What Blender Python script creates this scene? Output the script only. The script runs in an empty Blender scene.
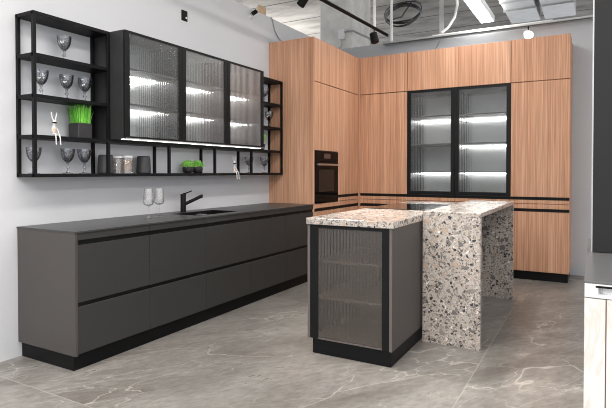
import bpy, bmesh, math, random
from mathutils import Vector, Matrix
random.seed(7)
PI = math.pi
scene = bpy.context.scene
COL = scene.collection

# ------------------------------------------------------------------ materials
def new_mat(name):
    m = bpy.data.materials.new(name); m.use_nodes = True
    nt = m.node_tree; nt.nodes.clear()
    out = nt.nodes.new('ShaderNodeOutputMaterial')
    return m, nt, out
def N(nt, typ, **kw):
    n = nt.nodes.new(typ)
    for k, v in kw.items():
        if k in n.inputs: n.inputs[k].default_value = v
        else: setattr(n, k, v)
    return n
def L(nt, a, b): nt.links.new(a, b)
def ramp(nt, fac, stops, interp='LINEAR'):
    r = N(nt, 'ShaderNodeValToRGB'); r.color_ramp.interpolation = interp
    e = r.color_ramp.elements
    while len(e) < len(stops): e.new(0.5)
    for i, (p, c) in enumerate(stops):
        e[i].position = p; e[i].color = (c[0], c[1], c[2], 1) if hasattr(c, '__len__') else (c, c, c, 1)
    L(nt, fac, r.inputs[0]); return r.outputs[0]
def mix(nt, fac, a, b, blend='MIX'):
    m = N(nt, 'ShaderNodeMix', data_type='RGBA', blend_type=blend)
    if hasattr(fac, 'is_linked'): L(nt, fac, m.inputs[0])
    else: m.inputs[0].default_value = fac
    for v, s in ((a, m.inputs[6]), (b, m.inputs[7])):
        if hasattr(v, 'is_linked'): L(nt, v, s)
        else: s.default_value = (v[0], v[1], v[2], 1)
    return m.outputs[2]
def math_(nt, op, a, b=None, c=None):
    m = N(nt, 'ShaderNodeMath', operation=op)
    for i, v in enumerate((a, b, c)):
        if v is None: continue
        if hasattr(v, 'is_linked'): L(nt, v, m.inputs[i])
        else: m.inputs[i].default_value = v
    return m.outputs[0]
def coords(nt, scale=(1, 1, 1), rot=(0, 0, 0), space='world'):
    if space == 'world':
        g = N(nt, 'ShaderNodeNewGeometry'); src = g.outputs['Position']
    else:
        g = N(nt, 'ShaderNodeTexCoord'); src = g.outputs['Object']
    mp = N(nt, 'ShaderNodeMapping'); mp.inputs['Scale'].default_value = scale; mp.inputs['Rotation'].default_value = rot
    L(nt, src, mp.inputs[0]); return mp.outputs[0]
def simple(name, col, rough=.5, metal=0., spec=.5, noise=0., nscale=8., bump=0., emit=None, estr=0., space='object'):
    m, nt, out = new_mat(name)
    p = N(nt, 'ShaderNodeBsdfPrincipled'); p.inputs['Roughness'].default_value = rough
    p.inputs['Metallic'].default_value = metal; p.inputs['Specular IOR Level'].default_value = spec
    p.inputs['Base Color'].default_value = (*col, 1)
    if noise or bump:
        t = N(nt, 'ShaderNodeTexNoise', Scale=nscale, Detail=4.); L(nt, coords(nt, space=space), t.inputs[0])
        if noise:
            c = mix(nt, t.outputs[0], [x*(1-noise) for x in col], [min(1, x*(1+noise)) for x in col]); L(nt, c, p.inputs['Base Color'])
        if bump:
            b = N(nt, 'ShaderNodeBump', Strength=bump, Distance=.01); L(nt, t.outputs[0], b.inputs['Height']); L(nt, b.outputs[0], p.inputs['Normal'])
    if emit:
        p.inputs['Emission Color'].default_value = (*emit, 1); p.inputs['Emission Strength'].default_value = estr
    L(nt, p.outputs[0], out.inputs[0]); return m

def wood_mat():
    m, nt, out = new_mat('striped_wood')
    p = N(nt, 'ShaderNodeBsdfPrincipled'); p.inputs['Roughness'].default_value = .45; p.inputs['Specular IOR Level'].default_value = .2
    a = N(nt, 'ShaderNodeTexNoise', Scale=1., Detail=3., Roughness=.6); L(nt, coords(nt, (75, 75, .5)), a.inputs[0])
    b = N(nt, 'ShaderNodeTexNoise', Scale=1., Detail=2., Roughness=.5); L(nt, coords(nt, (17, 17, .25)), b.inputs[0])
    c = N(nt, 'ShaderNodeTexNoise', Scale=1., Detail=2.); L(nt, coords(nt, (160, 160, 2.)), c.inputs[0])
    s = math_(nt, 'ADD', math_(nt, 'MULTIPLY', a.outputs[0], .6), math_(nt, 'MULTIPLY', b.outputs[0], .4))
    col = ramp(nt, s, [(.30, (.37, .178, .10)), (.45, (.565, .30, .183)), (.55, (.645, .362, .228)), (.70, (.74, .455, .312))])
    fine = ramp(nt, c.outputs[0], [(.36, .76), (.62, 1.08)])
    col = mix(nt, 1., col, fine, 'MULTIPLY')
    L(nt, col, p.inputs['Base Color'])
    bp = N(nt, 'ShaderNodeBump', Strength=.12, Distance=.004); L(nt, a.outputs[0], bp.inputs['Height']); L(nt, bp.outputs[0], p.inputs['Normal'])
    L(nt, p.outputs[0], out.inputs[0]); return m

def terrazzo_mat():
    m, nt, out = new_mat('terrazzo')
    p = N(nt, 'ShaderNodeBsdfPrincipled'); p.inputs['Roughness'].default_value = .2; p.inputs['Specular IOR Level'].default_value = .5
    base = coords(nt)
    w = N(nt, 'ShaderNodeTexNoise', Scale=22., Detail=2.); L(nt, base, w.inputs[0])
    wv = N(nt, 'ShaderNodeVectorMath', operation='MULTIPLY_ADD'); L(nt, w.outputs['Color'], wv.inputs[0])
    wv.inputs[1].default_value = (.03, .03, .03); L(nt, base, wv.inputs[2])
    P = wv.outputs[0]
    g = N(nt, 'ShaderNodeTexNoise', Scale=160., Detail=3.); L(nt, base, g.inputs[0])
    col = ramp(nt, g.outputs[0], [(.3, (.33, .285, .25)), (.7, (.60, .535, .48))])
    def chips(scale, dens, stops, col, edge):
        v = N(nt, 'ShaderNodeTexVoronoi', Scale=scale); L(nt, P, v.inputs['Vector'])
        e = N(nt, 'ShaderNodeTexVoronoi', Scale=scale, feature='DISTANCE_TO_EDGE'); L(nt, P, e.inputs['Vector'])
        sp = N(nt, 'ShaderNodeSeparateColor'); L(nt, v.outputs['Color'], sp.inputs[0])
        pick = math_(nt, 'LESS_THAN', sp.outputs[0], dens)
        inside = math_(nt, 'GREATER_THAN', e.outputs['Distance'], edge)
        f = math_(nt, 'MULTIPLY', pick, inside)
        c = ramp(nt, sp.outputs[1], stops, 'CONSTANT')
        return mix(nt, f, col, c)
    col = chips(115, .55, [(0, (.56, .50, .45)), (.3, (.24, .215, .20)), (.46, (.62, .58, .54)), (.62, (.12, .11, .105)), (.80, (.40, .31, .245)), (.92, (.33, .31, .30))], col, .05)
    col = chips(55, .36, [(0, (.10, .095, .095)), (.24, (.50, .45, .40)), (.40, (.22, .20, .19)), (.62, (.37, .31, .265)), (.76, (.045, .045, .05)), (.88, (.46, .34, .24)), (.93, (.78, .75, .70))], col, .06)
    col = chips(24, .15, [(0, (.17, .155, .15)), (.35, (.47, .36, .285)), (.6, (.28, .25, .235)), (.85, (.50, .46, .42))], col, .08)
    L(nt, col, p.inputs['Base Color']); L(nt, p.outputs[0], out.inputs[0]); return m

def floor_mat():
    m, nt, out = new_mat('stone_floor')
    p = N(nt, 'ShaderNodeBsdfPrincipled'); p.inputs['Specular IOR Level'].default_value = .45
    g = N(nt, 'ShaderNodeNewGeometry')
    xyz = N(nt, 'ShaderNodeSeparateXYZ'); L(nt, g.outputs['Position'], xyz.inputs[0])
    def joint(val, pitch, off):
        u = math_(nt, 'FRACT', math_(nt, 'DIVIDE', math_(nt, 'SUBTRACT', val, off-pitch*20), pitch))
        d = math_(nt, 'MULTIPLY', math_(nt, 'MINIMUM', u, math_(nt, 'SUBTRACT', 1., u)), pitch)
        return math_(nt, 'LESS_THAN', d, .0032)
    def cell(val, pitch, off):
        return math_(nt, 'FLOOR', math_(nt, 'DIVIDE', math_(nt, 'SUBTRACT', val, off-pitch*20), pitch))
    jt = math_(nt, 'MAXIMUM', joint(xyz.outputs[0], 2.5, 2.8), joint(xyz.outputs[1], 2.5, -.257))
    cx = cell(xyz.outputs[0], 2.5, 2.8); cy = cell(xyz.outputs[1], 2.5, -.257)
    off = N(nt, 'ShaderNodeCombineXYZ'); L(nt, math_(nt, 'MULTIPLY', cx, 3.7), off.inputs[0]); L(nt, math_(nt, 'MULTIPLY', cy, 5.3), off.inputs[1]); L(nt, math_(nt, 'ADD', cx, cy), off.inputs[2])
    add = N(nt, 'ShaderNodeVectorMath', operation='ADD'); L(nt, g.outputs['Position'], add.inputs[0]); L(nt, off.outputs[0], add.inputs[1])
    mp = N(nt, 'ShaderNodeMapping'); mp.inputs['Rotation'].default_value = (0, 0, math.radians(32)); L(nt, add.outputs[0], mp.inputs[0])
    st = N(nt, 'ShaderNodeMapping'); st.inputs['Scale'].default_value = (2.2, .8, 1); L(nt, mp.outputs[0], st.inputs[0])
    cl = N(nt, 'ShaderNodeTexNoise', Scale=1.3, Detail=6., Roughness=.62, Distortion=.6); L(nt, st.outputs[0], cl.inputs[0])
    col = ramp(nt, cl.outputs[0], [(.28, (.170, .154, .138)), (.45, (.232, .216, .198)), (.56, (.272, .257, .239)), (.72, (.34, .32, .295))])
    fn = N(nt, 'ShaderNodeTexNoise', Scale=14., Detail=5., Roughness=.7); L(nt, st.outputs[0], fn.inputs[0])
    col = mix(nt, 1., col, ramp(nt, fn.outputs[0], [(.3, .68), (.7, 1.18)]), 'MULTIPLY')
    def vein(scale, width, amount, col, seed, lo, hi):
        o = N(nt, 'ShaderNodeMapping'); o.inputs['Location'].default_value = (seed, seed*1.7, seed*.6); L(nt, st.outputs[0], o.inputs[0])
        wn = N(nt, 'ShaderNodeTexNoise', Scale=scale*1.6, Detail=3., Roughness=.5); L(nt, o.outputs[0], wn.inputs[0])
        wv = N(nt, 'ShaderNodeVectorMath', operation='MULTIPLY_ADD'); L(nt, wn.outputs['Color'], wv.inputs[0]); wv.inputs[1].default_value = (.55/scale,)*3; L(nt, o.outputs[0], wv.inputs[2])
        v = N(nt, 'ShaderNodeTexVoronoi', Scale=scale, feature='DISTANCE_TO_EDGE'); L(nt, wv.outputs[0], v.inputs['Vector'])
        f = ramp(nt, v.outputs['Distance'], [(0, 1.), (width, 0.)])
        k = N(nt, 'ShaderNodeTexNoise', Scale=1.3, Detail=3.); L(nt, o.outputs[0], k.inputs[0])
        msk = ramp(nt, k.outputs[0], [(lo, 0.), (hi, 1.)])
        f = math_(nt, 'MULTIPLY', math_(nt, 'MULTIPLY', f, msk), amount)
        return mix(nt, f, col, (.62, .575, .52))
    col = vein(.85, .0065, .62, col, 3., .42, .60)
    col = vein(2.1, .012, .55, col, 11., .45, .62)
    col = mix(nt, math_(nt, 'MULTIPLY', jt, .42), col, (.52, .49, .455))
    L(nt, col, p.inputs['Base Color'])
    rr = ramp(nt, cl.outputs[0], [(.3, .36), (.7, .26)]); L(nt, rr, p.inputs['Roughness'])
    bp = N(nt, 'ShaderNodeBump', Strength=.15, Distance=.004); L(nt, fn.outputs[0], bp.inputs['Height']); L(nt, bp.outputs[0], p.inputs['Normal'])
    L(nt, p.outputs[0], out.inputs[0]); return m

def ceiling_mat():
    m, nt, out = new_mat('concrete_ceiling')
    p = N(nt, 'ShaderNodeBsdfPrincipled'); p.inputs['Roughness'].default_value = .9
    g = N(nt, 'ShaderNodeNewGeometry'); xyz = N(nt, 'ShaderNodeSeparateXYZ'); L(nt, g.outputs['Position'], xyz.inputs[0])
    u = math_(nt, 'FRACT', math_(nt, 'ADD', xyz.outputs[1], 19.52))
    j = math_(nt, 'LESS_THAN', math_(nt, 'MINIMUM', u, math_(nt, 'SUBTRACT', 1., u)), .018)
    t = N(nt, 'ShaderNodeTexNoise', Scale=1.4, Detail=7., Roughness=.65); L(nt, coords(nt, (1, 2.2, 1)), t.inputs[0])
    col = ramp(nt, t.outputs[0], [(.3, (.26, .242, .222)), (.5, (.44, .42, .395)), (.7, (.58, .56, .53))])
    col = mix(nt, j, col, (.12, .115, .11)); L(nt, col, p.inputs['Base Color'])
    L(nt, p.outputs[0], out.inputs[0]); return m

def marble_mat():
    m, nt, out = new_mat('beige_marble')
    p = N(nt, 'ShaderNodeBsdfPrincipled'); p.inputs['Roughness'].default_value = .25
    v = N(nt, 'ShaderNodeTexNoise', Scale=3., Detail=5., Distortion=1.2); L(nt, coords(nt, (1, 1, .5), (0, .6, 0)), v.inputs[0])
    d = math_(nt, 'ABSOLUTE', math_(nt, 'SUBTRACT', v.outputs[0], .5))
    L(nt, ramp(nt, d, [(0, (.70, .65, .60)), (.012, (.79, .765, .735)), (.2, (.81, .79, .77))]), p.inputs['Base Color'])
    L(nt, p.outputs[0], out.inputs[0]); return m

def sheet_glass(name, tint, blur, rough, gloss=.1, ior=1.18, grough=.02, diffuse=0., dcol=(.5, .5, .5)):
    m, nt, out = new_mat(name)
    tr = N(nt, 'ShaderNodeBsdfTransparent'); tr.inputs[0].default_value = (*tint, 1)
    rf = N(nt, 'ShaderNodeBsdfRefraction'); rf.inputs['Color'].default_value = (*tint, 1); rf.inputs['Roughness'].default_value = rough; rf.inputs['IOR'].default_value = ior
    mx = N(nt, 'ShaderNodeMixShader'); mx.inputs[0].default_value = blur; L(nt, tr.outputs[0], mx.inputs[1]); L(nt, rf.outputs[0], mx.inputs[2])
    last = mx.outputs[0]
    if diffuse:
        df = N(nt, 'ShaderNodeBsdfTranslucent'); df.inputs[0].default_value = (*dcol, 1)
        d2 = N(nt, 'ShaderNodeBsdfDiffuse'); d2.inputs[0].default_value = (*dcol, 1)
        md = N(nt, 'ShaderNodeMixShader'); md.inputs[0].default_value = .5; L(nt, df.outputs[0], md.inputs[1]); L(nt, d2.outputs[0], md.inputs[2])
        m3 = N(nt, 'ShaderNodeMixShader'); m3.inputs[0].default_value = diffuse; L(nt, last, m3.inputs[1]); L(nt, md.outputs[0], m3.inputs[2]); last = m3.outputs[0]
    gl = N(nt, 'ShaderNodeBsdfGlossy'); gl.inputs['Roughness'].default_value = grough
    lw = N(nt, 'ShaderNodeLayerWeight'); lw.inputs[0].default_value = .25
    f = math_(nt, 'ADD', math_(nt, 'MULTIPLY', lw.outputs['Fresnel'], .6), gloss*.4)
    m2 = N(nt, 'ShaderNodeMixShader'); L(nt, f, m2.inputs[0]); L(nt, last, m2.inputs[1]); L(nt, gl.outputs[0], m2.inputs[2])
    L(nt, m2.outputs[0], out.inputs[0]); return m

def goblet_glass():
    m = sheet_glass('smoked_goblet_glass', (.40, .41, .43), 0., .0, gloss=.25)
    nt = m.node_tree
    t = N(nt, 'ShaderNodeTexVoronoi', Scale=85.); L(nt, coords(nt, space='object'), t.inputs['Vector'])
    b = N(nt, 'ShaderNodeBump', Strength=.8, Distance=.004); L(nt, t.outputs['Distance'], b.inputs['Height'])
    for n in nt.nodes:
        if n.bl_idname == 'ShaderNodeBsdfGlossy': L(nt, b.outputs[0], n.inputs['Normal'])
        if n.bl_idname == 'ShaderNodeBsdfTransparent':
            c = ramp(nt, t.outputs['Distance'], [(.1, (.97, .975, .985)), (.55, (.72, .73, .75))]); L(nt, c, n.inputs[0])
    return m

M = dict(
    wall=simple('wall_paint', (.635, .64, .66), .85, noise=.03, nscale=2., space='world'),
    wall2=simple('grey_wall_paint', (.50, .51, .53), .85, noise=.04, nscale=2., space='world'),
    part=simple('grey_top', (.13, .13, .132), .3, noise=.04, nscale=3., space='world'),
    floor=floor_mat(), ceil=ceiling_mat(), wood=wood_mat(), terrazzo=terrazzo_mat(), marble=marble_mat(),
    column=simple('raw_concrete', (.70, .69, .66), .9, noise=.35, nscale=5., bump=.3, space='world'),
    grey=simple('anthracite_lacquer', (.041, .0395, .0385), .5, spec=.22, noise=.04, nscale=5.),
    litgrey=simple('anthracite_lacquer_lit', (.072, .065, .0625), .45, spec=.3, noise=.05, nscale=2.),  # same anthracite lacquer, colour lightened and warmed for light on end panels
    greytop=simple('anthracite_worktop', (.052, .052, .053), .36, spec=.4, noise=.12, nscale=60.),
    taupe=simple('taupe_edge', (.125, .108, .10), .45, noise=.04),
    black=simple('black_recess', (.006, .006, .006), .5, spec=.2, noise=.05),
    blackm=simple('black_metal', (.007, .007, .0075), .48, spec=.15, noise=.1, nscale=40.),
    frame=simple('dark_frame', (.009, .009, .0095), .45, spec=.16, noise=.08),
    carcass=simple('dark_carcass', (.030, .030, .031), .45, spec=.3, noise=.05),
    inner=simple('grey_cabinet_interior', (.74, .745, .745), .4, noise=.06),
    innerisl=simple('taupe_cabinet_interior', (.36, .32, .29), .5, noise=.06),
    fluted=sheet_glass('fluted_clear_glass', (.92, .93, .93), .65, .02, gloss=.10, ior=1.22, grough=.32),
    fluted2=sheet_glass('fluted_grey_glass', (.82, .79, .77), .7, .03, gloss=.10, ior=1.25, grough=.32, diffuse=.28, dcol=(.30, .265, .24)),
    shelfglass=simple('grey_shelf', (.10, .10, .10), .35, noise=.05),
    led=simple('led_strip', (1, 1, 1), .5, emit=(1., .985, .96), estr=30., noise=.01),
    ledsoft=simple('under_cabinet_light', (1, 1, 1), .5, emit=(1., .99, .97), estr=8., noise=.01),
    lamp=simple('lamp_diffuser', (1, 1, 1), .5, emit=(1., .98, .95), estr=3., noise=.01),
    spotlens=simple('spotlight_lens', (1, 1, 1), .5, emit=(1., .97, .93), estr=12., noise=.01),
    ovenglass=simple('black_oven_glass', (.005, .0045, .0045), .08, spec=.06, noise=.05),
    ovenwin=simple('oven_window_glass', (.030, .022, .018), .1, spec=.08, noise=.1),
    ovendisp=simple('oven_display', (.075, .05, .045), .12, noise=.1),
    cook=simple('black_ceramic_glass', (.006, .006, .006), .05, spec=.6, noise=.05),
    steel=simple('brushed_steel', (.62, .62, .62), .3, metal=1., noise=.06, nscale=30.),
    alu=simple('aluminium', (.46, .465, .47), .4, metal=.6, noise=.04),
    foil=simple('duct_foil', (.60, .60, .59), .42, metal=.45, noise=.2, nscale=7., bump=.5),
    whitem=simple('white_enamel', (.80, .80, .79), .4, noise=.03),
    galv=simple('galvanised_steel', (.45, .46, .46), .4, metal=.6, noise=.15, nscale=20.),
    cable=simple('black_cable', (.02, .02, .02), .5, noise=.1),
    cone=simple('plywood', (.62, .45, .29), .7, noise=.15),
    goblet=goblet_glass(),
    clear=sheet_glass('clear_glass', (.985, .987, .99), 0., 0., gloss=.2, diffuse=.16, dcol=(.9, .9, .9)),
    pot=simple('matt_black_pot', (.030, .028, .030), .5, noise=.15, nscale=30.),
    canister=simple('charcoal_ceramic', (.035, .035, .037), .5, noise=.12, nscale=40.),
    grass=simple('grass_green', (.20, .62, .07), .5, noise=.45, nscale=60.),
    leaf=simple('leaf_green', (.30, .70, .10), .5, noise=.35, nscale=60.),
    soil=simple('dark_soil', (.03, .022, .016), .9, noise=.3, nscale=60.),
    nuts=simple('nut_brown', (.66, .36, .13), .5, noise=.5, nscale=90.),
    pasta=simple('pale_grain', (.42, .33, .26), .6, noise=.4, nscale=80.),
    cork=simple('jar_lid_grey', (.80, .79, .77), .4, noise=.1),
    rabbit=simple('white_porcelain', (.78, .76, .74), .35, noise=.05),
    gold=simple('rose_gold', (.75, .52, .36), .3, metal=.5, noise=.1),
    seam=simple('brown_seam', (.20, .13, .09), .6, noise=.1),
    white=simple('white_gloss', (.76, .76, .76), .2, noise=.02),
    dark=simple('graphite_panel', (.022, .022, .023), .5, spec=.2, noise=.05),
)

# ------------------------------------------------------------------ mesh helpers
class MB:
    def __init__(s): s.bm = bmesh.new()
    def _take(s, b, mat=None):
        me = bpy.data.meshes.new('t'); b.to_mesh(me); b.free()
        s.bm.from_mesh(me); bpy.data.meshes.remove(me); return s
    def box(s, x0, x1, y0, y1, z0, z1, bev=0.0, seg=1):
        b = bmesh.new(); bmesh.ops.create_cube(b, size=1)
        for v in b.verts:
            v.co = Vector(((x0+x1)/2+v.co.x*(x1-x0), (y0+y1)/2+v.co.y*(y1-y0), (z0+z1)/2+v.co.z*(z1-z0)))
        if bev: bmesh.ops.bevel(b, geom=b.edges[:], offset=bev, segments=seg, affect='EDGES', profile=.5)
        return s._take(b)
    def lathe(s, prof, seg=28, c=(0, 0, 0), closed=False):
        b = bmesh.new(); rings = []
        for r, z in prof:
            if r < 1e-5: rings.append([b.verts.new((c[0], c[1], c[2]+z))])
            else: rings.append([b.verts.new((c[0]+r*math.cos(2*PI*i/seg), c[1]+r*math.sin(2*PI*i/seg), c[2]+z)) for i in range(seg)])
        prs = list(zip(rings, rings[1:])) + ([(rings[-1], rings[0])] if closed else [])
        for A, B in prs:
            for i in range(seg):
                j = (i+1) % seg
                if len(A) == 1 and len(B) == 1: continue
                if len(A) == 1: b.faces.new((A[0], B[i], B[j]))
                elif len(B) == 1: b.faces.new((A[i], A[j], B[0]))
                else: b.faces.new((A[i], A[j], B[j], B[i]))
        bmesh.ops.recalc_face_normals(b, faces=b.faces[:]); return s._take(b)
    def tube(s, pts, r, seg=10, caps=True, loop=False):
        pts = [Vector(p) for p in pts]; n = len(pts)
        rs = r if hasattr(r, '__len__') else [r]*n
        b = bmesh.new(); rings = []
        ref = None
        for i, p in enumerate(pts):
            if loop: d = (pts[(i+1) % n]-pts[i-1]).normalized()
            elif i == 0: d = (pts[1]-p).normalized()
            elif i == n-1: d = (p-pts[-2]).normalized()
            else: d = (pts[i+1]-pts[i-1]).normalized()
            if ref is None:
                ref = Vector((0, 0, 1)) if abs(d.z) < .9 else Vector((1, 0, 0))
            u = (ref - d*ref.dot(d)).normalized(); ref = u; w = d.cross(u)
            rings.append([b.verts.new(p+(u*math.cos(2*PI*k/seg)+w*math.sin(2*PI*k/seg))*rs[i]) for k in range(seg)])
        for A, B in list(zip(rings, rings[1:]))+([(rings[-1], rings[0])] if loop else []):
            for k in range(seg):
                b.faces.new((A[k], A[(k+1) % seg], B[(k+1) % seg], B[k]))
        if caps and not loop:
            b.faces.new(rings[0][::-1]); b.faces.new(rings[-1])
        bmesh.ops.recalc_face_normals(b, faces=b.faces[:]); return s._take(b)
    def cyl(s, a, bb, r, seg=20): return s.tube([a, bb], r, seg)
    def fluted(s, x0, x1, y, z0, z1, pitch=.011, amp=.005, th=.004, per=6):
        b = bmesh.new(); n = max(2, int((x1-x0)/pitch*per)); top = []; bot = []
        for i in range(n+1):
            x = x0+(x1-x0)*i/n; yy = y-amp*abs(math.sin(PI*(x-x0)/pitch))
            bot.append((b.verts.new((x, yy, z0)), b.verts.new((x, y+th, z0)))); top.append((b.verts.new((x, yy, z1)), b.verts.new((x, y+th, z1))))
        for i in range(n):
            b.faces.new((bot[i][0], bot[i+1][0], top[i+1][0], top[i][0]))
            b.faces.new((bot[i+1][1], bot[i][1], top[i][1], top[i+1][1]))
            b.faces.new((top[i][0], top[i+1][0], top[i+1][1], top[i][1]))
            b.faces.new((bot[i+1][0], bot[i][0], bot[i][1], bot[i+1][1]))
        b.faces.new((bot[0][0], top[0][0], top[0][1], bot[0][1])); b.faces.new((bot[n][1], top[n][1], top[n][0], bot[n][0]))
        bmesh.ops.recalc_face_normals(b, faces=b.faces[:]); return s._take(b)
    def tri(s, a, b_, c):
        vs = [s.bm.verts.new(p) for p in (a, b_, c)]; s.bm.faces.new(vs); return s
    def quad(s, *p):
        vs = [s.bm.verts.new(q) for q in p]; s.bm.faces.new(vs); return s
    def build(s, name, mat, parent=None, loc=None, label=None, smooth=True, kind=None):
        me = bpy.data.meshes.new(name)
        if loc is not None and parent is None:
            for v in s.bm.verts: v.co -= Vector(loc)
        s.bm.to_mesh(me); s.bm.free()
        if smooth:
            for p in me.polygons: p.use_smooth = True
            me.set_sharp_from_angle(angle=math.radians(35))
        me.materials.append(mat)
        o = bpy.data.objects.new(name, me); COL.objects.link(o)
        if parent is not None: o.parent = parent
        elif loc is not None: o.location = loc
        if label: o['label'] = label
        if kind: o['kind'] = kind
        return o

def tag(o, label, cat, group=None, kind=None):
    o['label'] = label; o['category'] = cat
    if group: o['group'] = group
    if kind: o['kind'] = kind
    return o
def thing(name, label, cat, loc=(0, 0, 0), rz=0., group=None):
    o = bpy.data.objects.new(name, None); COL.objects.link(o); o.empty_display_size = .1
    o.location = loc; o.rotation_euler = (0, 0, rz)
    return tag(o, label, cat, group)
def struct(o): o['kind'] = 'structure'; return o
def dup(root, loc, rz=0., label=None, scale=None, group=None):
    r = root.copy(); COL.objects.link(r); r.location = loc; r.rotation_euler = (0, 0, rz)
    if scale: r.scale = (scale,)*3
    if label: r['label'] = label
    if group: r['group'] = group
    for ch in list(root.children):
        c = ch.copy(); COL.objects.link(c); c.parent = r
        for g in list(ch.children):
            d = g.copy(); COL.objects.link(d); d.parent = c
    return r
R90 = PI/2

# ------------------------------------------------------------------ the room
WT = 3.155
struct(MB().box(-12, 9, -7, 15, -.1, 0).build('floor', M['floor']))
struct(MB().box(-12, 9, -7, 15, 4.2, 4.4).build('ceiling', M['ceil']))
struct(MB().box(-.14, 0, -7, 5.03, 0, WT).build('wall_left', M['wall']))
struct(MB().box(-.14, 9, 5.03, 5.15, 0, WT).build('wall_back', M['wall2']))
struct(MB().box(-.367, .19, 5.151, 5.9, 0, 4.2, .012).build('trim_1', M['column']))

# ------------------------------------------------------------------ lower run along the left wall (local x -> +y, local y -> -x)
FX = .614
base_labels = [
    ('base_cabinet', 'anthracite two-drawer base cabinet at the free left end, with exposed side panel'),
    ('base_cabinet', 'anthracite two-drawer base cabinet under the two wine glasses'),
    ('base_cabinet', 'anthracite two-drawer sink base cabinet below the black tap'),
    ('base_cabinet', 'anthracite two-drawer base cabinet just right of the sink base'),
    ('base_cabinet', 'anthracite two-drawer base cabinet touching the wooden oven tower'),
]
seams = [0., .621, 1.251, 1.893, 2.527, 3.125]
for i in range(5):
    y0, y1 = seams[i], seams[i+1]; w = y1-y0
    t = thing(*base_labels[i], 'cabinet', (FX, y0, .105), R90, 'anthracite base cabinets along the wall')
    a = .02 if i == 0 else .0
    b = MB()
    b.box(a+.001, a+.017, .024, .60, 0, .783); b.box(w-.017, w-.001, .024, .60, 0, .783)
    b.box(a+.017, w-.017, .024, .60, 0, .016); b.box(a+.017, w-.017, .588, .60, .016, .783)
    if i != 2: b.box(a+.017, w-.017, .024, .588, .767, .783)
    b.build('body', M['carcass'], t)
    if i == 0: MB().box(0, .0195, 0, .61, 0, .783, .001).build('side_panel', M['litgrey'], t)
    MB().box(a+.001, w-.001, 0, .02, .737, .783, .0012).build('top_rail', M['grey'], t)
    for z0, z1 in ((.705, .737), (.312, .339)):
        MB().box(a+.001, w-.001, .012, .022, z0, z1).build('handle_groove', M['black'], t, label='black handle groove')
    for z0, z1 in ((.339, .705), (.012, .312)):
        MB().box(a+.0012, w-.0012, 0, .02, z0, z1, .0015).build('drawer', M['grey'], t)
tag(MB().box(.01, .566, .022, 3.125, 0, .104, .001).build('plinth', M['blackm'], loc=(.3, 1.5, 0)), 'long black plinth under the anthracite base cabinets on the left', 'plinth')
wt = MB()
wt.box(0.001, .622, -.004, 1.285, .889, .9, .001); wt.box(0.001, .622, 1.865, 3.1255, .889, .9, .001)
wt.box(0.001, .165, 1.285, 1.865, .889, .9); wt.box(.5, .622, 1.285, 1.865, .889, .9)
tag(wt.build('worktop', M['greytop'], loc=(.3, 1.5, .889)), 'thin dark anthracite worktop along the left wall holding the sink', 'worktop')
# sink
t = thing('sink', 'black undermounted kitchen sink let into the dark worktop beside the tap', 'sink', (.3325, 1.575, .70))
b = MB()
b.box(-.165, .165, -.287, .287, 0, .006); b.box(-.165, -.158, -.287, .287, 0, .198); b.box(.158, .165, -.287, .287, 0, .198)
b.box(-.158, .158, -.287, -.280, 0, .198); b.box(-.158, .158, .280, .287, 0, .198)
b.build('basin', M['black'], t)
MB().lathe([(0, .006), (.03, .006), (.034, .009), (.024, .011), (0, .008)], 24, (0, .1, 0)).build('drain', M['steel'], t)
b = MB(); b.box(.02, .1, -.16, -.10, .185, .1975, .002); b.build('overflow_ledge', M['steel'], t)
# tap
t = thing('kitchen_tap', 'matt black single-lever kitchen tap standing beside the sink', 'tap', (.115, 1.51, .9))
MB().lathe([(0, 0), (.029, 0), (.029, .006), (.0255, .01), (.0255, .165), (.024, .169), (0, .169)], 28).build('tap_body', M['blackm'], t)
b = MB(); b.tube([(.01, .01, .075), (.07, .065, .113), (.125, .115, .150)], [.0155, .0155, .0155], 16); b.tube([(.120, .111, .149), (.132, .121, .146)], .0165, 16); b.build('spout', M['blackm'], t)
MB().tube([(.0, .0, .168), (.012, .03, .178), (.03, .085, .196)], [.009, .006, .0045], 12).build('lever', M['blackm'], t)

# ------------------------------------------------------------------ open black metal rack on the left wall
t = thing('wall_rack', 'black metal open shelf rack hung along the left wall around the glass cabinets', 'shelf', (0, 0, 1.24))
TH = .024
def shelf_board(y0, y1, z): MB().box(.001, .2, y0, y1, z-1.24-TH, z-1.24, .0008).build('shelf', M['blackm'], t)
shelf_board(0, 3.125, 1.2635); shelf_board(0, 3.125, 1.5265)
for z in (1.80, 2.075, 2.353): shelf_board(0, .618, z)
for z in (1.80, 2.075, 2.353): shelf_board(2.483, 3.125, z)
def post(x0, y0, za, zb): MB().box(x0, x0+.0225, y0, y0+.0225, za-1.24, zb-1.24, .0008).build('post', M['blackm'], t)
for x0 in (.178, .001):
    for y0 in (.0, .596, 2.483, 3.1025):
        post(x0, y0, 1.24, 2.353)
    for y0 in (1.243, 1.866): post(x0, y0, 1.2635, 1.5025)

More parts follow.
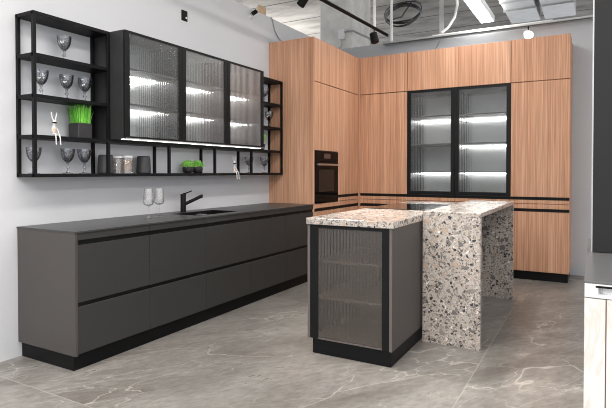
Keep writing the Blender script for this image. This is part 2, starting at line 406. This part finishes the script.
# ------------------------------------------------------------------ glazed cabinets (local front at y=0, depth +y)
def glazed(t, w, d, h, stile, top, bot, shelves, leds, wall_m, inner_m, glass_m, pitch=.011, sh_d=.03):
    b = MB(); th = .016
    b.box(0, th, .021, d, 0, h); b.box(w-th, w, .021, d, 0, h); b.box(th, w-th, .021, d, 0, th); b.box(th, w-th, .021, d, h-th, h)
    b.build('body', M[wall_m], t)
    MB().box(th, w-th, d-.008, d, th, h-th).build('back_panel', M[inner_m], t, label='pale grey cabinet back')
    b = MB()
    b.box(.001, stile, 0, .02, .001, h-.001, .0012); b.box(w-stile, w-.001, 0, .02, .001, h-.001, .0012)
    b.box(stile, w-stile, 0, .02, .001, bot); b.box(stile, w-stile, 0, .02, h-top, h-.001)
    door = b.build('door', M['frame'], t)
    MB().fluted(stile-.004, w-stile+.004, .008, bot-.004, h-top+.004, pitch=pitch).build('glass_pane', M[glass_m], door, label='ribbed glass pane')
    for k, z in enumerate(shelves):
        s = MB().box(th+.001, w-th-.001, sh_d, d-.009, z, z+.016, .001).build('shelf', M['shelfglass'], t)
        if leds[k]:
            MB().box(th+.004, w-th-.004, d-.028, d-.014, z-.006, z).build('led_strip', M['led'], s, label='white light strip under the shelf')
wl = ['black-framed ribbed glass wall cabinet next to the left goblet shelves',
      'black-framed ribbed glass wall cabinet in the middle, above the two small round plants',
      'black-framed ribbed glass wall cabinet nearest the wooden oven tower']
for i, (y0, y1) in enumerate(((.621, 1.2385), (1.2395, 1.858), (1.859, 2.480))):
    t = thing('wall_cabinet', wl[i], 'cabinet', (.365, y0, 1.5275), R90, 'ribbed glass wall cabinets')
    glazed(t, y1-y0, .364, .8255, .046, .018, .022, (.262, .535), (1, 1), 'carcass', 'inner', 'fluted', pitch=.02)
    MB().box(.002, y1-y0-.002, -.005, -.0005, .001, .0075).build('door_rail', M['alu'], t, label='pale metal rail along the lower door edge'); MB().box(.01, y1-y0-.01, .035, .06, -.0018, -.0003).build('light_profile', M['ledsoft'], t, label='white light profile under the cabinet')

# ------------------------------------------------------------------ wooden tall units
def front(t, name, w, z0, z1, mat='wood', x0=.0015, g=.003, label=None):
    return MB().box(x0, w-.0015, 0, .02, z0+g, z1-g, .001).build(name, M[mat], t, label=label)
def groove(t, w, z0, z1, x0=0.): MB().box(x0, w, .010, .021, z0, z1).build('handle_groove', M['black'], t, label='black handle groove')
TX = .6205
tag(MB().box(.001, TX, 3.127, 3.147, 0, 2.84, .001).build('end_panel', M['wood'], loc=(.3, 3.137, 0)), 'tall striped wood end panel closing the oven tower beside the worktop', 'panel')
# oven tower
OW = .625
t = thing('oven_tower', 'striped wood tall cabinet housing the black built-in oven', 'cabinet', (TX, 3.148, 0), R90, 'striped wood tall cabinets')
b = MB()
b.box(0, .012, .022, .61, .105, 2.33); b.box(OW-.012, OW, .022, .61, .105, 2.33); b.box(.012, OW-.012, .6, .61, .105, 2.33)
for z in (.105, .875, 1.522, 2.31): b.box(.012, OW-.012, .022, .6, z, z+.016)
b.build('body', M['carcass'], t)
front(t, 'door', OW, 1.527, 2.33, x0=.006); front(t, 'trim_strip', OW, .843, .899, x0=.006); groove(t, OW, .81, .843); front(t, 'drawer', OW, .444, .81); groove(t, OW, .417, .444); front(t, 'drawer', OW, .108, .417)
ov = thing('built_in_oven', 'black glass built-in oven with a steel bar handle in the wooden tower', 'oven', (TX+.004, 3.150, .903), R90)
b = MB(); b.box(.018, .603, .026, .56, .012, .60); b.build('oven_body', M['black'], ov)
MB().box(.0, .621, .0, .024, .500, .618, .002).build('control_panel', M['ovenglass'], ov)
MB().box(.235, .40, -.0015, .001, .535, .592).build('display', M['ovendisp'], ov)
dr = MB().box(.0, .621, .0, .024, .0, .496, .002).build('oven_door', M['ovenglass'], ov)
MB().box(.10, .50, -.0012, .001, .135, .40).build('door_window', M['ovenwin'], dr)
b = MB(); b.box(.02, .60, -.042, -.030, .448, .470, .003); b.box(.05, .066, -.03, .001, .452, .466); b.box(.555, .571, -.03, .001, .452, .466); b.build('handle', M['steel'], dr)
# corner tall cabinet on the oven side
t = thing('tall_cabinet', 'striped wood tall cabinet right of the oven, reaching into the room corner', 'cabinet', (TX, 3.775, 0), R90, 'striped wood tall cabinets')
CW = .628
MB().box(0, CW, .022, .61, .105, 2.33).build('body', M['carcass'], t)
front(t, 'door', CW, .98, 2.33); groove(t, CW, .948, .98); front(t, 'drawer', CW, .902, .948); front(t, 'drawer', CW, .843, .902); groove(t, CW, .81, .843); front(t, 'door', CW, .108, .81)
t = thing('upper_cabinet', 'wide striped wood top cabinet above the oven tower', 'cabinet', (TX, 3.148, 2.333), R90, 'striped wood top cabinets')
MB().box(0, 1.255, .022, .61, 0, .506).build('body', M['carcass'], t); front(t, 'door', 1.255, 0, .507, x0=.006)
tag(MB().box(.03, .57, 3.15, 4.42, 0, .104).build('plinth', M['blackm'], loc=(.3, 3.8, 0)), 'short black plinth under the oven tower', 'plinth')
# back run
BY = 4.424
xs = [.6425, 1.31, 1.929, 2.587, 3.214]
def lower_wood(t, w):
    front(t, 'drawer', w, .902, .948); front(t, 'drawer', w, .843, .902); groove(t, w, .81, .843)
    front(t, 'door', w, .108, .81)
lab = ['striped wood tall cabinet in the corner, left of the lit glass cabinets', None, None, 'striped wood tall cabinet at the right end of the back wall']
for i in (0, 3):
    w = xs[i+1]-xs[i]-.001
    t = thing('tall_cabinet', lab[i], 'cabinet', (xs[i], BY, 0), 0, 'striped wood tall cabinets')
    MB().box(0, w, .022, .60, .105, 2.33).build('body', M['wood' if i == 3 else 'carcass'], t)
    front(t, 'door', w, .98, 2.33); groove(t, w, .948, .98); lower_wood(t, w)
    if i == 0: MB().box(-.0215, -.0005, -.016, .022, .105, 2.33, .0008).build('corner_filler', M['wood'], t)
for i, lb, leds in ((1, 'lit glass display cabinet on the back wall, the left of the black-framed pair', (1, 0, 1)), (2, 'lit glass display cabinet on the back wall, beside the right-hand wood cabinet', (1, 1, 1))):
    w = xs[i+1]-xs[i]-.001
    t = thing('display_cabinet', lb, 'cabinet', (xs[i], BY, .982), 0, 'lit glass display cabinets')
    glazed(t, w, .60, 1.348, .05, .03, .045, (.28, .64, 1.0), leds, 'carcass', 'inner', 'fluted', pitch=.02)
    t = thing('drawer_base', ('striped wood drawer base under the left lit glass cabinet', 'striped wood drawer base under the right lit glass cabinet')[i-1], 'cabinet', (xs[i], BY, 0), 0, 'wood drawer bases under the glass cabinets')
    MB().box(0, w, .022, .60, .105, .948).build('body', M['carcass'], t); groove(t, w, .948, .981); lower_wood(t, w)
ul = ['striped wood top cabinet in the back corner', 'striped wood top cabinet over the left lit glass cabinet', 'striped wood top cabinet over the right lit glass cabinet', 'striped wood top cabinet at the right end of the back wall']
for i in range(4):
    w = xs[i+1]-xs[i]-.001
    t = thing('upper_cabinet', ul[i], 'cabinet', (xs[i], BY, 2.333), 0, 'striped wood top cabinets')
    MB().box(0, w, .022, .60, 0, .506).build('body', M['wood' if i == 3 else 'carcass'], t); front(t, 'door', w, 0, .507)
    if i == 0: MB().box(-.0215, -.0005, -.016, .022, 0, .507, .0008).build('corner_filler', M['wood'], t)
tag(MB().box(.62, 3.20, 4.475, 5.0, 0, .104).build('plinth', M['black'], loc=(1.9, 4.7, 0)), 'black plinth under the wood cabinets on the back wall', 'plinth')

# ------------------------------------------------------------------ island
IX, IY, IW = 1.698, 1.061, .627
t = thing('island_cabinet', 'anthracite island cabinet with a ribbed glass door at its near end', 'cabinet', (IX, IY, 0))
D = 2.30
MB().box(.035, IW-.012, .014, D-.02, 0, .104, .001).build('plinth', M['blackm'], t)
for x0 in (0, IW-.02):
    MB().box(x0, x0+.02, 0, D, .105, .908, .001).build('side_panel', M['litgrey'], t)
for x0 in (0.0005, IW-.0195):
    MB().box(x0, x0+.019, -.0012, .0005, .1055, .9075).build('edge_band', M['taupe'], t, label='taupe edge band')
b = MB(); b.box(.021, IW-.021, .024, .58, .105, .121); b.box(.021, IW-.021, .024, .58, .892, .908); b.box(.021, IW-.021, .58, D-.001, .105, .908); b.build('body', M['innerisl'], t)
b = MB(); s = .083
b.box(.0215, s, 0, .02, .108, .905, .001); b.box(IW-s+.012, IW-.0215, 0, .02, .108, .905, .001); b.box(s, IW-s+.012, 0, .02, .885, .905); 
dr = b.build('door', M['frame'], t)
MB().box(s, IW-s+.012, -.001, .02, .108, .1165).build('bottom_edge', M['taupe'], dr, label='taupe lower door edge')
MB().fluted(s-.004, IW-s+.016, .008, .113, .889, pitch=.024, amp=.008).build('glass_pane', M['fluted2'], dr, label='ribbed grey glass pane')
for z in (.375, .635): MB().box(.022, IW-.022, .06, .578, z, z+.018, .001).build('shelf', M['innerisl'], t)
tag(MB().box(1.694, 2.336, 1.045, 3.40, .9095, .9535, .002).build('island_worktop', M['terrazzo'], loc=(2.0, 2.2, .9095)), 'speckled stone worktop on the island around the black cooktop', 'worktop')
MBc = MB().box(1.705, 2.245, 2.10, 2.90, .9536, .9586, .002)
tag(MBc.build('cooktop', M['cook'], loc=(1.97, 2.5, .9536)), 'glossy black glass cooktop set on the island stone worktop', 'cooktop')
bt = thing('breakfast_bar', 'speckled terrazzo breakfast bar with slab legs standing against the island', 'bar', (2.55, 2.54, 0))
MB().box(-.212, .207, -.854, .86, .95, .981, .0015).build('bar_top', M['terrazzo'], bt)
for y0 in (-.854, .82): MB().box(-.212, .207, y0, y0+.04, 0, .949, .0015).build('leg', M['terrazzo'], bt)

# ------------------------------------------------------------------ display on the right edge
t = thing('tall_unit', 'tall graphite unit standing on the white base unit at the right edge', 'cabinet', (3.446, .86, .8725))
MB().box(.006, .80, .02, .40, 0, 2.1, .001).build('body', M['dark'], t); MB().box(.006, .80, 0, .0195, .002, 2.1, .001).build('door', M['dark'], t)
MB().box(-.001, .0055, 0, .40, 0, 2.1).build('edge_strip', M['alu'], t, label='pale metal edge strip')
t = thing('base_unit', 'white base unit with marble fronts and grey top at the right edge', 'cabinet', (3.429, .08, 0))
MB().box(0.003, 1.2, .022, 1.36, .0, .805, .001).build('body', M['white'], t)
MB().box(0, .068, 0, .021, .02, .808, .001).build('door', M['marble'], t); MB().box(.072, .60, 0, .021, .02, .808, .001).build('door', M['marble'], t)
MB().box(.068, .072, .006, .021, .02, .808).build('seam', M['seam'], t, label='brown gap between the doors')
b = MB(); b.box(0, 1.2, .02, 1.36, .806, .862); b.box(0, .045, 0, .02, .812, .864, .001); b.box(.045, 1.2, 0, .02, .812, .826); b.box(.045, 1.2, 0, .02, .858, .864); b.build('top_frame', M['white'], t)
MB().box(-.002, 1.2, -.002, 1.37, .865, .872, .001).build('top', M['part'], t, label='smooth grey top')
MB().box(.036, .9, -.001, .02, .850, .8575).build('handle_groove', M['black'], t, label='black handle groove'); MB().box(.055, .060, .006, .02, .826, .850).build('divider', M['galv'], t)

# ------------------------------------------------------------------ things on the shelves
g0 = thing('goblet', '', 'goblet', (0, 0, 0), 0, 'smoked glass goblets on the wall rack')
MB().lathe([(0, .078), (.010, .079), (.022, .088), (.035, .106), (.0435, .128), (.048, .152), (.050, .182), (.0475, .182), (.0455, .152), (.041, .128), (.032, .108), (.020, .092), (0, .084)], 24).build('bowl', M['goblet'], g0)
MB().lathe([(0, 0), (.036, 0), (.036, .003), (.014, .009), (.007, .022), (.0075, .034), (.013, .042), (.013, .048), (.0075, .056), (.008, .068), (.0125, .078), (0, .0779)], 20).build('stem', M['goblet'], g0)
gob = [
    (.10, .300, 2.0752, 'smoked glass goblet alone on the top left shelf of the rack'),
    (.10, .120, 1.8002, 'smoked glass goblet on the second left shelf, nearest the free end post'),
    (.10, .317, 1.8002, 'smoked glass goblet in the middle of the second left shelf'),
    (.10, .470, 1.8002, 'smoked glass goblet on the second left shelf, above the grass pot'),
    (.10, .062, 1.2637, 'smoked glass goblet on the bottom shelf, half behind the free end post'),
    (.10, .322, 1.2637, 'smoked glass goblet in the middle of the bottom left compartment'),
    (.10, .462, 1.2637, 'smoked glass goblet on the bottom shelf, nearest the black canister'),
    (.10, 2.575, 1.2637, 'smoked glass goblet on the bottom shelf, just right of the sitting rabbit at the right'),
    (.10, 2.880, 1.2637, 'smoked glass goblet on the bottom shelf, closest to the wooden tower'),
    (.10, 2.885, 2.0752, 'smoked glass goblet on the top right shelf beside the wooden tower'),
    (.08, 2.770, 1.8002, 'smoked glass goblet on the second right shelf, beside the glass cabinet'),
    (.11, 2.960, 1.8002, 'smoked glass goblet on the second right shelf, beside the wood side'),
]
for i, (x, y, z, lb) in enumerate(gob):
    if i == 0: g0.location = (x, y, z); g0['label'] = lb
    else: dup(g0, (x, y, z), i*.4, lb)
# clear wine glasses
w0 = thing('wine_glass', 'clear wine glass on the worktop, the one nearer the camera', 'wine glass', (.324, .885, .9), 0, 'clear wine glasses on the worktop')
MB().lathe([(0, .100), (.012, .101), (.036, .112), (.0425, .128), (.041, .165), (.035, .240), (.0338, .240), (.0397, .165), (.0412, .129), (.035, .114), (.012, .104), (0, .103)], 28).build('bowl', M['clear'], w0)
MB().lathe([(0, 0), (.038, 0), (.038, .002), (.012, .006), (.004, .014), (.0036, .09), (.008, .1), (0, .0999)], 24).build('stem', M['clear'], w0)
dup(w0, (.280, 1.045, .9), 0, 'clear wine glass on the worktop, the one nearer the tap')

# canisters
c0 = thing('canister', 'charcoal tapered canister on the bottom shelf, half hidden behind a rack post', 'canister', (.10, .655, 1.2637), 0, 'charcoal canisters on the rack')
MB().lathe([(0, 0), (.056, 0), (.061, .006), (.056, .125), (.054, .128), (0, .128)], 28).build('body', M['canister'], c0)
MB().lathe([(0, .1285), (.054, .1285), (.053, .142), (.047, .147), (0, .147)], 28).build('lid', M['canister'], c0)
dup(c0, (.10, 1.045, 1.2637), 0, 'charcoal tapered canister standing clear between the glass jars and a rack post')
# jars
def jar(y, lb, fill, flb, fcat, fname, fm, r, h):
    t = thing('storage_jar', lb, 'jar', (.10, y, 1.2637), 0, 'glass storage jars on the rack')
    MB().lathe([(0, 0), (r, 0), (r, h), (r-.006, h+.006), (r-.009, h+.006), (r-.004, h-.002), (r-.004, .004), (0, .004)], 28).build('glass', M['clear'], t)
    MB().lathe([(0, h+.0065), (r-.002, h+.0065), (r-.002, h+.02), (r-.008, h+.024), (0, h+.024)], 28).build('lid', M['cork'], t, label='pale lid')
    b = MB(); rr = r-.013
    for _ in range(fill):
        a = random.random()*2*PI; q = math.sqrt(random.random())*rr; z = .012+random.random()*(h*.80)
        bb = bmesh.new(); bmesh.ops.create_icosphere(bb, subdivisions=1, radius=.0075)
        s = (1, random.uniform(.6, 1), random.uniform(.6, 1.1))
        for v in bb.verts: v.co = Vector((v.co.x*s[0]+q*math.cos(a), v.co.y*s[1]+q*math.sin(a), v.co.z*s[2]+z))
        b._take(bb)
    tag(b.build(fname, M[fm], loc=(0, 0, 0)), flb, fcat, kind='stuff').location = (.10, y, 1.2637)
jar(.762, 'slim glass jar of pale grains with lid, close behind the rack post', 90, 'pale grains inside the slim glass jar', 'grains', 'grains', 'pasta', .042, .118)
jar(.862, 'wide glass jar full of brown nuts beside the canister', 170, 'brown nuts inside the wide glass jar', 'nuts', 'nuts', 'nuts', .052, .122)

# grass in a square pot
t = thing('potted_grass', 'bright green grass in a square black pot on the third left shelf', 'plant', (.105, .425, 1.5267))
b = MB(); b.box(-.058, .058, -.058, .058, 0, .108, .003); b.build('pot', M['pot'], t)
MB().box(-.052, .052, -.052, .052, .1081, .111).build('soil', M['soil'], t)
b = MB()
for _ in range(520):
    x, y = random.uniform(-.05, .05), random.uniform(-.05, .05); h = random.uniform(.085, .155); a = random.random()*2*PI
    lean = random.uniform(.0, .035); wd = .0022
    dx, dy = math.cos(a)*wd, math.sin(a)*wd; lx, ly = x*.35-math.sin(a)*lean, y*.35+math.cos(a)*lean
    p0, p1 = (x-dx, y-dy, .11), (x+dx, y+dy, .11); m0, m1 = (x-dx+lx*.4, y-dy+ly*.4, .11+h*.6), (x+dx+lx*.4, y+dy+ly*.4, .11+h*.6)
    b.quad(p0, p1, m1, m0); b.tri(m0, m1, (x+lx, y+ly, .11+h))
b.build('grass_blades', M['grass'], t, smooth=False)

# round leafy plants
def leafy(n, r, c, flat=.8):
    b = MB()
    for _ in range(n):
        th = random.random()*2*PI; ph = math.acos(random.uniform(-.25, 1)); q = r*random.uniform(.65, 1.05)
        d = Vector((math.sin(ph)*math.cos(th), math.sin(ph)*math.sin(th), math.cos(ph)*flat)); p = Vector(c)+d*q
        u = d.cross(Vector((random.random()-.5, random.random()-.5, random.random()-.5))).normalized(); v = (d*.6+d.cross(u)).normalized()
        l = random.uniform(.011, .017); wv = l*.38
        b.quad(p-u*wv*.2, p+v*l*.5-u*wv, p+v*l, p+v*l*.5+u*wv)
    return b
p0 = thing('potted_plant', 'round leafy plant in a black bowl, the left of the touching pair', 'plant', (.10, 1.592, 1.2637), 0, 'round leafy plants on the rack')
MB().lathe([(0, 0), (.028, 0), (.044, .012), (.054, .035), (.053, .056), (.047, .062), (.043, .060), (.045, .05), (0, .05)], 28).build('pot', M['pot'], p0)
leafy(420, .056, (0, 0, .075)).build('foliage', M['leaf'], p0, smooth=False)
dup(p0, (.10, 1.722, 1.2637), 1.3, 'round leafy plant in a black bowl, the right of the touching pair')
t = thing('potted_plant', 'small green plant on the right rack shelves, half hidden behind the glass cabinet', 'plant', (.09, 2.83, 1.5267))
MB().lathe([(0, 0), (.035, 0), (.048, .07), (.044, .07), (.04, .06), (0, .06)], 24).build('pot', M['pot'], t)
b = leafy(260, .06, (0, 0, .13), 1.4); b.build('foliage', M['leaf'], t, smooth=False)

# sitting rabbit figurines
def skin_mesh(name, verts, edges, radii, mat, parent):
    me = bpy.data.meshes.new(name); me.from_pydata([Vector(v) for v in verts], edges, [])
    o = bpy.data.objects.new(name, me); COL.objects.link(o); o.parent = parent
    o.modifiers.new('Skin', 'SKIN'); sub = o.modifiers.new('Sub', 'SUBSURF'); sub.levels = sub.render_levels = 1
    for i, r in enumerate(radii):
        sv = me.skin_vertices[0].data[i]; sv.radius = (r, r); sv.use_root = (i == 0)
    me.materials.append(mat); return o
def rabbit(lb, loc, sc=1.):
    t = thing('rabbit_figurine', lb, 'figurine', loc, 0, 'sitting rabbit figurines on the rack'); 
    V = [(0, 0, .016), (-.004, 0, .045), (-.002, 0, .072), (0, 0, .086), (.004, 0, .104), (.006, 0, .118),
         (0, -.011, .13), (-.004, -.016, .150), (-.006, -.02, .178), (-.006, -.018, .192),
         (0, .011, .13), (-.004, .018, .150), (-.006, .026, .176), (-.006, .028, .190),
         (.004, -.014, .012), (.040, -.016, .014), (.047, -.017, -.02), (.048, -.017, -.060), (.056, -.018, -.072),
         (.004, .014, .012), (.040, .018, .014), (.047, .020, -.02), (.048, .021, -.060), (.056, .022, -.072),
         (0, -.018, .068), (.010, -.026, .045), (.026, -.020, .026), (0, .018, .068), (.010, .026, .045), (.026, .022, .026)]
    Eg = [(0, 1), (1, 2), (2, 3), (3, 4), (4, 5), (5, 6), (6, 7), (7, 8), (8, 9), (5, 10), (10, 11), (11, 12), (12, 13),
          (0, 14), (14, 15), (15, 16), (16, 17), (17, 18), (0, 19), (19, 20), (20, 21), (21, 22), (22, 23), (2, 24), (24, 25), (25, 26), (2, 27), (27, 28), (28, 29)]
    Rd = [.018, .019, .014, .010, .021, .015, .006, .0075, .0075, .004, .006, .0075, .0075, .004, .011, .0085, .0065, .0055, .007, .011, .0085, .0065, .0055, .007, .006, .005, .005, .006, .005, .005]
    bd = skin_mesh('body', [(x*sc, y*sc, z*sc) for x, y, z in V], Eg, [r*sc*.74 for r in Rd], M['rabbit'], t)
    b = MB(); b.lathe([(.012*sc, .10*sc), (.0172*sc, .103*sc), (.0172*sc, .109*sc), (.012*sc, .112*sc)], 20, (.005*sc, 0, 0), closed=True); b.build('sunglasses', M['blackm'], bd, label='dark band over the eyes')
    b = MB(); b.lathe([(.009*sc, .026*sc), (.0155*sc, .029*sc), (.0155*sc, .055*sc), (.009*sc, .060*sc)], 20, (-.002*sc, 0, 0), closed=True); b.build('waistcoat', M['gold'], bd, label='rose-gold waistcoat')
    return t
rabbit('white rabbit figurine with rose-gold body sitting on the third left shelf beside the potted grass', (.165, .172, 1.5266), .88)
rabbit('white rabbit figurine sitting on the bottom shelf, right of the round leafy plants', (.165, 2.225, 1.2636), .95)

# ------------------------------------------------------------------ wall fittings
t = thing('socket_plate', 'small black socket plate high on the white left wall', 'socket', (.001, 1.655, 2.78))
MB().box(0, .008, -.04, .04, -.05, .05, .002).build('plate', M['blackm'], t); MB().box(.008, .014, -.012, .026, -.035, .018, .002).build('insert', M['black'], t); MB().box(.0145, .022, .004, .018, -.03, -.012).build('plug', M['white'], t)
t = thing('security_camera', 'small black and white camera mounted near the top of the left wall', 'camera', (.001, 2.75, 3.065))
MB().box(0, .012, -.02, .02, -.025, .015, .003).build('wall_mount', M['white'], t)
MB().tube([(.012, 0, -.005), (.035, .0, .02)], .009, 10).build('arm', M['white'], t)
MB().tube([(.02, .0, .022), (.075, .02, .055)], .024, 18).build('camera_head', M['blackm'], t)
tag(MB().tube([(.008, 3.16, WT+.008), (.008, 3.20, 3.13), (.008, 3.25, 3.02), (.008, 3.33, 2.95), (.03, 3.42, 2.90), (.05, 3.5, 2.85)], .007, 8).build('wall_cable', M['galv'], loc=(.01, 3.3, 2.85)), 'thin grey cable running down the left wall behind the wood cabinets', 'cable')
tag(MB().box(-.10, -.06, 3.03, 3.16, WT+.0005, WT+.13, .002).build('plywood_offcut', M['cone'], loc=(-.08, 3.15, WT)), 'plywood offcut standing on top of the left wall', 'board')

# ------------------------------------------------------------------ under the ceiling
CZ = 4.199
t = thing('track_rail', 'black lighting track running toward the back wall above the island', 'track', (.985, 3.2, 3.1))
b = MB(); b.tube([(-.22, -3.2, 0), (.05, 1.22, 0)], .024, 4); b.build('rail', M['blackm'], t)
for yy, r in ((.82, .02), (-1.6, .02)):
    x = -.026+(yy+.0)*.061+.0; MB().cyl((x, yy, .015), (x, yy, CZ-3.1), r, 8).build('hanger_rod', M['whitem'], t, label='white hanger rod')
def spot(loc, aim, lb, r=.052, h=.12, on=False):
    t = thing('spotlight', lb, 'spotlight', loc, 0, 'track spotlights')
    d = Vector(aim).normalized(); c = Vector((0, 0, -.125))
    MB().cyl((0, 0, -.024), (0, 0, -.10), .008, 10).build('bracket', M['blackm'], t)
    b = MB(); b.tube([c-d*h*.5, c+d*h*.42, c+d*h*.5], [r*.92, r, r], 24); b.build('head', M['blackm'] if not on else M['whitem'], t)
    b = MB(); b.tube([c+d*(h*.5+.0005), c+d*(h*.5+.004)], r*.82, 20); b.build('lens', M['spotlens'] if on else M['ovenglass'], t)
    return t
spot((1.008, 4.02, 3.1-.0), (.25, -.05, -1), 'black spotlight hanging from the far end of the lighting track')
spot((.918, 2.36, 3.1), (-.7, .1, -.7), 'black spotlight on the lighting track at the top edge of the picture', r=.043, h=.1)
# cable tray along the back wall top
t = thing('cable_tray', 'galvanised cable tray running along the top of the back wall', 'cable tray', (.80, 4.92, 3.10))
b = MB(); b.box(0, 5.0, -.03, .05, 0, .006); b.box(0, 5.0, -.03, -.025, 0, .035); b.box(0, 5.0, .045, .05, 0, .035); b.build('channel', M['galv'], t)
MB().box(.0, 5.0, -.045, -.031, .008, .03).build('pipe', M['galv'], t)
for x in (.11, 3.6): MB().cyl((x, .0, .006), (x, .0, CZ-3.10), .022, 8).build('hanger_rod', M['whitem'], t, label='white hanger rod')
MB().box(.80, .85, -.015, .02, .006, CZ-3.10).build('strut', M['galv'], t)
MB().box(.70, 2.2, -.02, .03, .0065, .05, .004).build('cable_bundle', M['whitem'], t, label='white cable bundle')
MB().cyl((.83, -.02, -.002), (.70, .09, -.16), .006, 8).build('brace', M['galv'], t)
MB().tube([(.83, -.005, .07), (.92, -.005, .13), (1.0, .01, .26), (1.03, .03, .42), (1.0, .06, .70), (.95, .08, CZ-3.105)], .018, 10).build('flexible_conduit', M['whitem'], t, label='white flexible conduit')
# bright spotlight over the right-hand cabinets
sp = spot((2.73, 4.80, 3.099), (.25, -1, -.45), 'switched-on white spotlight glaring above the right-hand wood cabinet', r=.055, on=True)
# linear lamp
t = thing('linear_lamp', 'bright white linear lamp hanging from the concrete ceiling', 'lamp', (2.12, 4.1, 3.40))
MB().box(-.10, .09, -1.6, 1.46, .004, .085, .003).build('housing', M['whitem'], t); MB().box(-.085, .075, -1.58, 1.445, -.003, .0035).build('diffuser', M['lamp'], t)
for yy in (-1.0, 1.1): MB().cyl((-.0, yy, .085), (-.0, yy, CZ-3.4), .008, 8).build('hanger_rod', M['whitem'], t)
# ducts
for k, (x0, x1, lb) in enumerate(((2.30, 2.72, 'silver foil-wrapped air duct beside the bright linear lamp'), (2.78, 3.20, 'silver foil-wrapped air duct on the far right under the ceiling'))):
    t = thing('air_duct', lb, 'duct', ((x0+x1)/2, 5.2, 3.6), 0, 'foil-wrapped air ducts'); w = (x1-x0)/2
    b = MB(); b.box(-w, w, -1.6, 1.34, 0, .32, .015, 2); b.build('duct_body', M['foil'], t)
    for yy in (-1.2, .2):
        MB().box(-w-.004, w+.004, yy, yy+.05, -.003, .325).build('band', M['alu'], t)
    for yy in (-.9, .6):
        for sx in (-w-.012, w+.004): MB().box(sx, sx+.008, yy, yy+.03, -.006, CZ-3.6).build('hanger_strap', M['galv'], t)
        MB().box(-w-.012, w+.012, yy, yy+.03, -.012, -.0035).build('cross_bar', M['galv'], t)
# cable coil on the ceiling
b = MB()
for k in range(5):
    rx, ry = .30+random.uniform(-.02, .02), .58+random.uniform(-.04, .04); ph = random.random()*6
    pts = []
    for i in range(40):
        a = 2*PI*i/40; u = rx*math.cos(a); v = ry*math.sin(a)
        pts.append((u*.871-v*.49+random.uniform(-.004, .004), u*.49+v*.871, -.03-.02*k+.012*math.sin(a*3+ph)))
    b.tube(pts, .011, 8, loop=True)
b.tube([(-.25, .1, -.1), (.0, -.05, -.12), (.25, -.35, -.02), (.30, -.42, 0)], .014, 8)
tag(b.build('cable_coil', M['cable'], loc=(0, 0, 0)), 'coil of black cable slung under the concrete ceiling', 'cable').location = (.42, 6.85, CZ-.02)
# junction box on the column
t = thing('junction_box', 'grey junction box with bent conduit on the concrete column', 'junction box', (.03, 5.150, 3.40))
MB().box(-.05, .05, -.06, -.0005, -.075, .075, .004).build('box', M['whitem'], t)
MB().tube([(.05, -.03, .03), (.10, -.03, .045), (.20, -.03, .03), (.30, -.03, -.03), (.46, -.03, -.115), (.52, -.03, -.20)], .016, 10).build('conduit', M['galv'], t)
MB().tube([(0, -.03, -.075), (0, -.03, -.16), (-.03, -.03, -.2), (-.09, -.03, -.235)], .012, 10).build('cable', M['galv'], t)

# ------------------------------------------------------------------ light
def area(name, loc, sx, sy, power, col=(1, .98, .95), rot=(0, 0, 0)):
    l = bpy.data.lights.new(name, 'AREA'); l.shape = 'RECTANGLE'; l.size = sx; l.size_y = sy; l.energy = power; l.color = col
    o = bpy.data.objects.new(name, l); COL.objects.link(o); o.location = loc; o.rotation_euler = rot; return o
for i, (x, y, p) in enumerate(((2.12, .4, 32), (2.12, -3.6, 60), (4.6, .6, 35), (4.6, -3.2, 70), (.7, -2.2, 40))):
    area('ceiling_lamp_light', (x, y, 3.4), .5, 2.6, p)
    area('added_ceiling_uplight', (x, y, 3.5), .5, 2.6, p*1.0, rot=(PI, 0, 0))  # upward fill added to brighten the ceiling
area('linear_lamp_light', (2.115, 4.0, 3.39), .17, 3., 25)
area('added_uplight_over_lamp', (2.115, 4.3, 3.5), .3, 3., 14, rot=(PI, 0, 0))  # added upward light above the linear lamp, lifts the ceiling
area('added_back_ceiling_fill', (-2.5, 6.8, 2.9), 2., 2., 45, rot=(PI, 0, 0))  # unseen fill light added beyond the walls to brighten the ceiling
def spotl(loc, tgt, power, ang=70, blend=.7, col=(1, .95, .88), r=.05):
    l = bpy.data.lights.new('island_fill_spot', 'SPOT'); l.energy = power; l.spot_size = math.radians(ang); l.spot_blend = blend; l.color = col; l.shadow_soft_size = r
    o = bpy.data.objects.new('island_fill_spot', l); COL.objects.link(o); o.location = loc
    o.rotation_euler = (Vector(tgt)-Vector(loc)).to_track_quat('-Z', 'Y').to_euler(); return o
spotl((.93, 2.36, 2.85), (2.2, 2.3, .95), 220, 60)  # spots added to brighten the island and bar tops
spotl((1.0, 1.0, 2.95), (2.1, 1.6, .95), 160, 60)

w = bpy.data.worlds.new('World'); scene.world = w; w.use_nodes = True
bg = w.node_tree.nodes['Background']; bg.inputs[0].default_value = (.92, .95, 1., 1); bg.inputs[1].default_value = 1.15

# ------------------------------------------------------------------ camera
cam = bpy.data.cameras.new('Camera'); co = bpy.data.objects.new('Camera', cam); COL.objects.link(co); scene.camera = co
cam.sensor_width = 36.; cam.lens = 511.11/612*36; cam.shift_y = -24.115/612
co.location = (3.4581, -2.0799, 1.2778)
co.rotation_euler = (PI/2-.0161, 0, .5139)
cam.clip_start = .05
scene.view_settings.view_transform = 'Standard'; scene.view_settings.look = 'None'
scene.view_settings.exposure = .46; scene.view_settings.gamma = 1.; scene.view_settings.use_curve_mapping = False
scene.cycles.use_denoising = True
scene.cycles.filter_width = 1.0
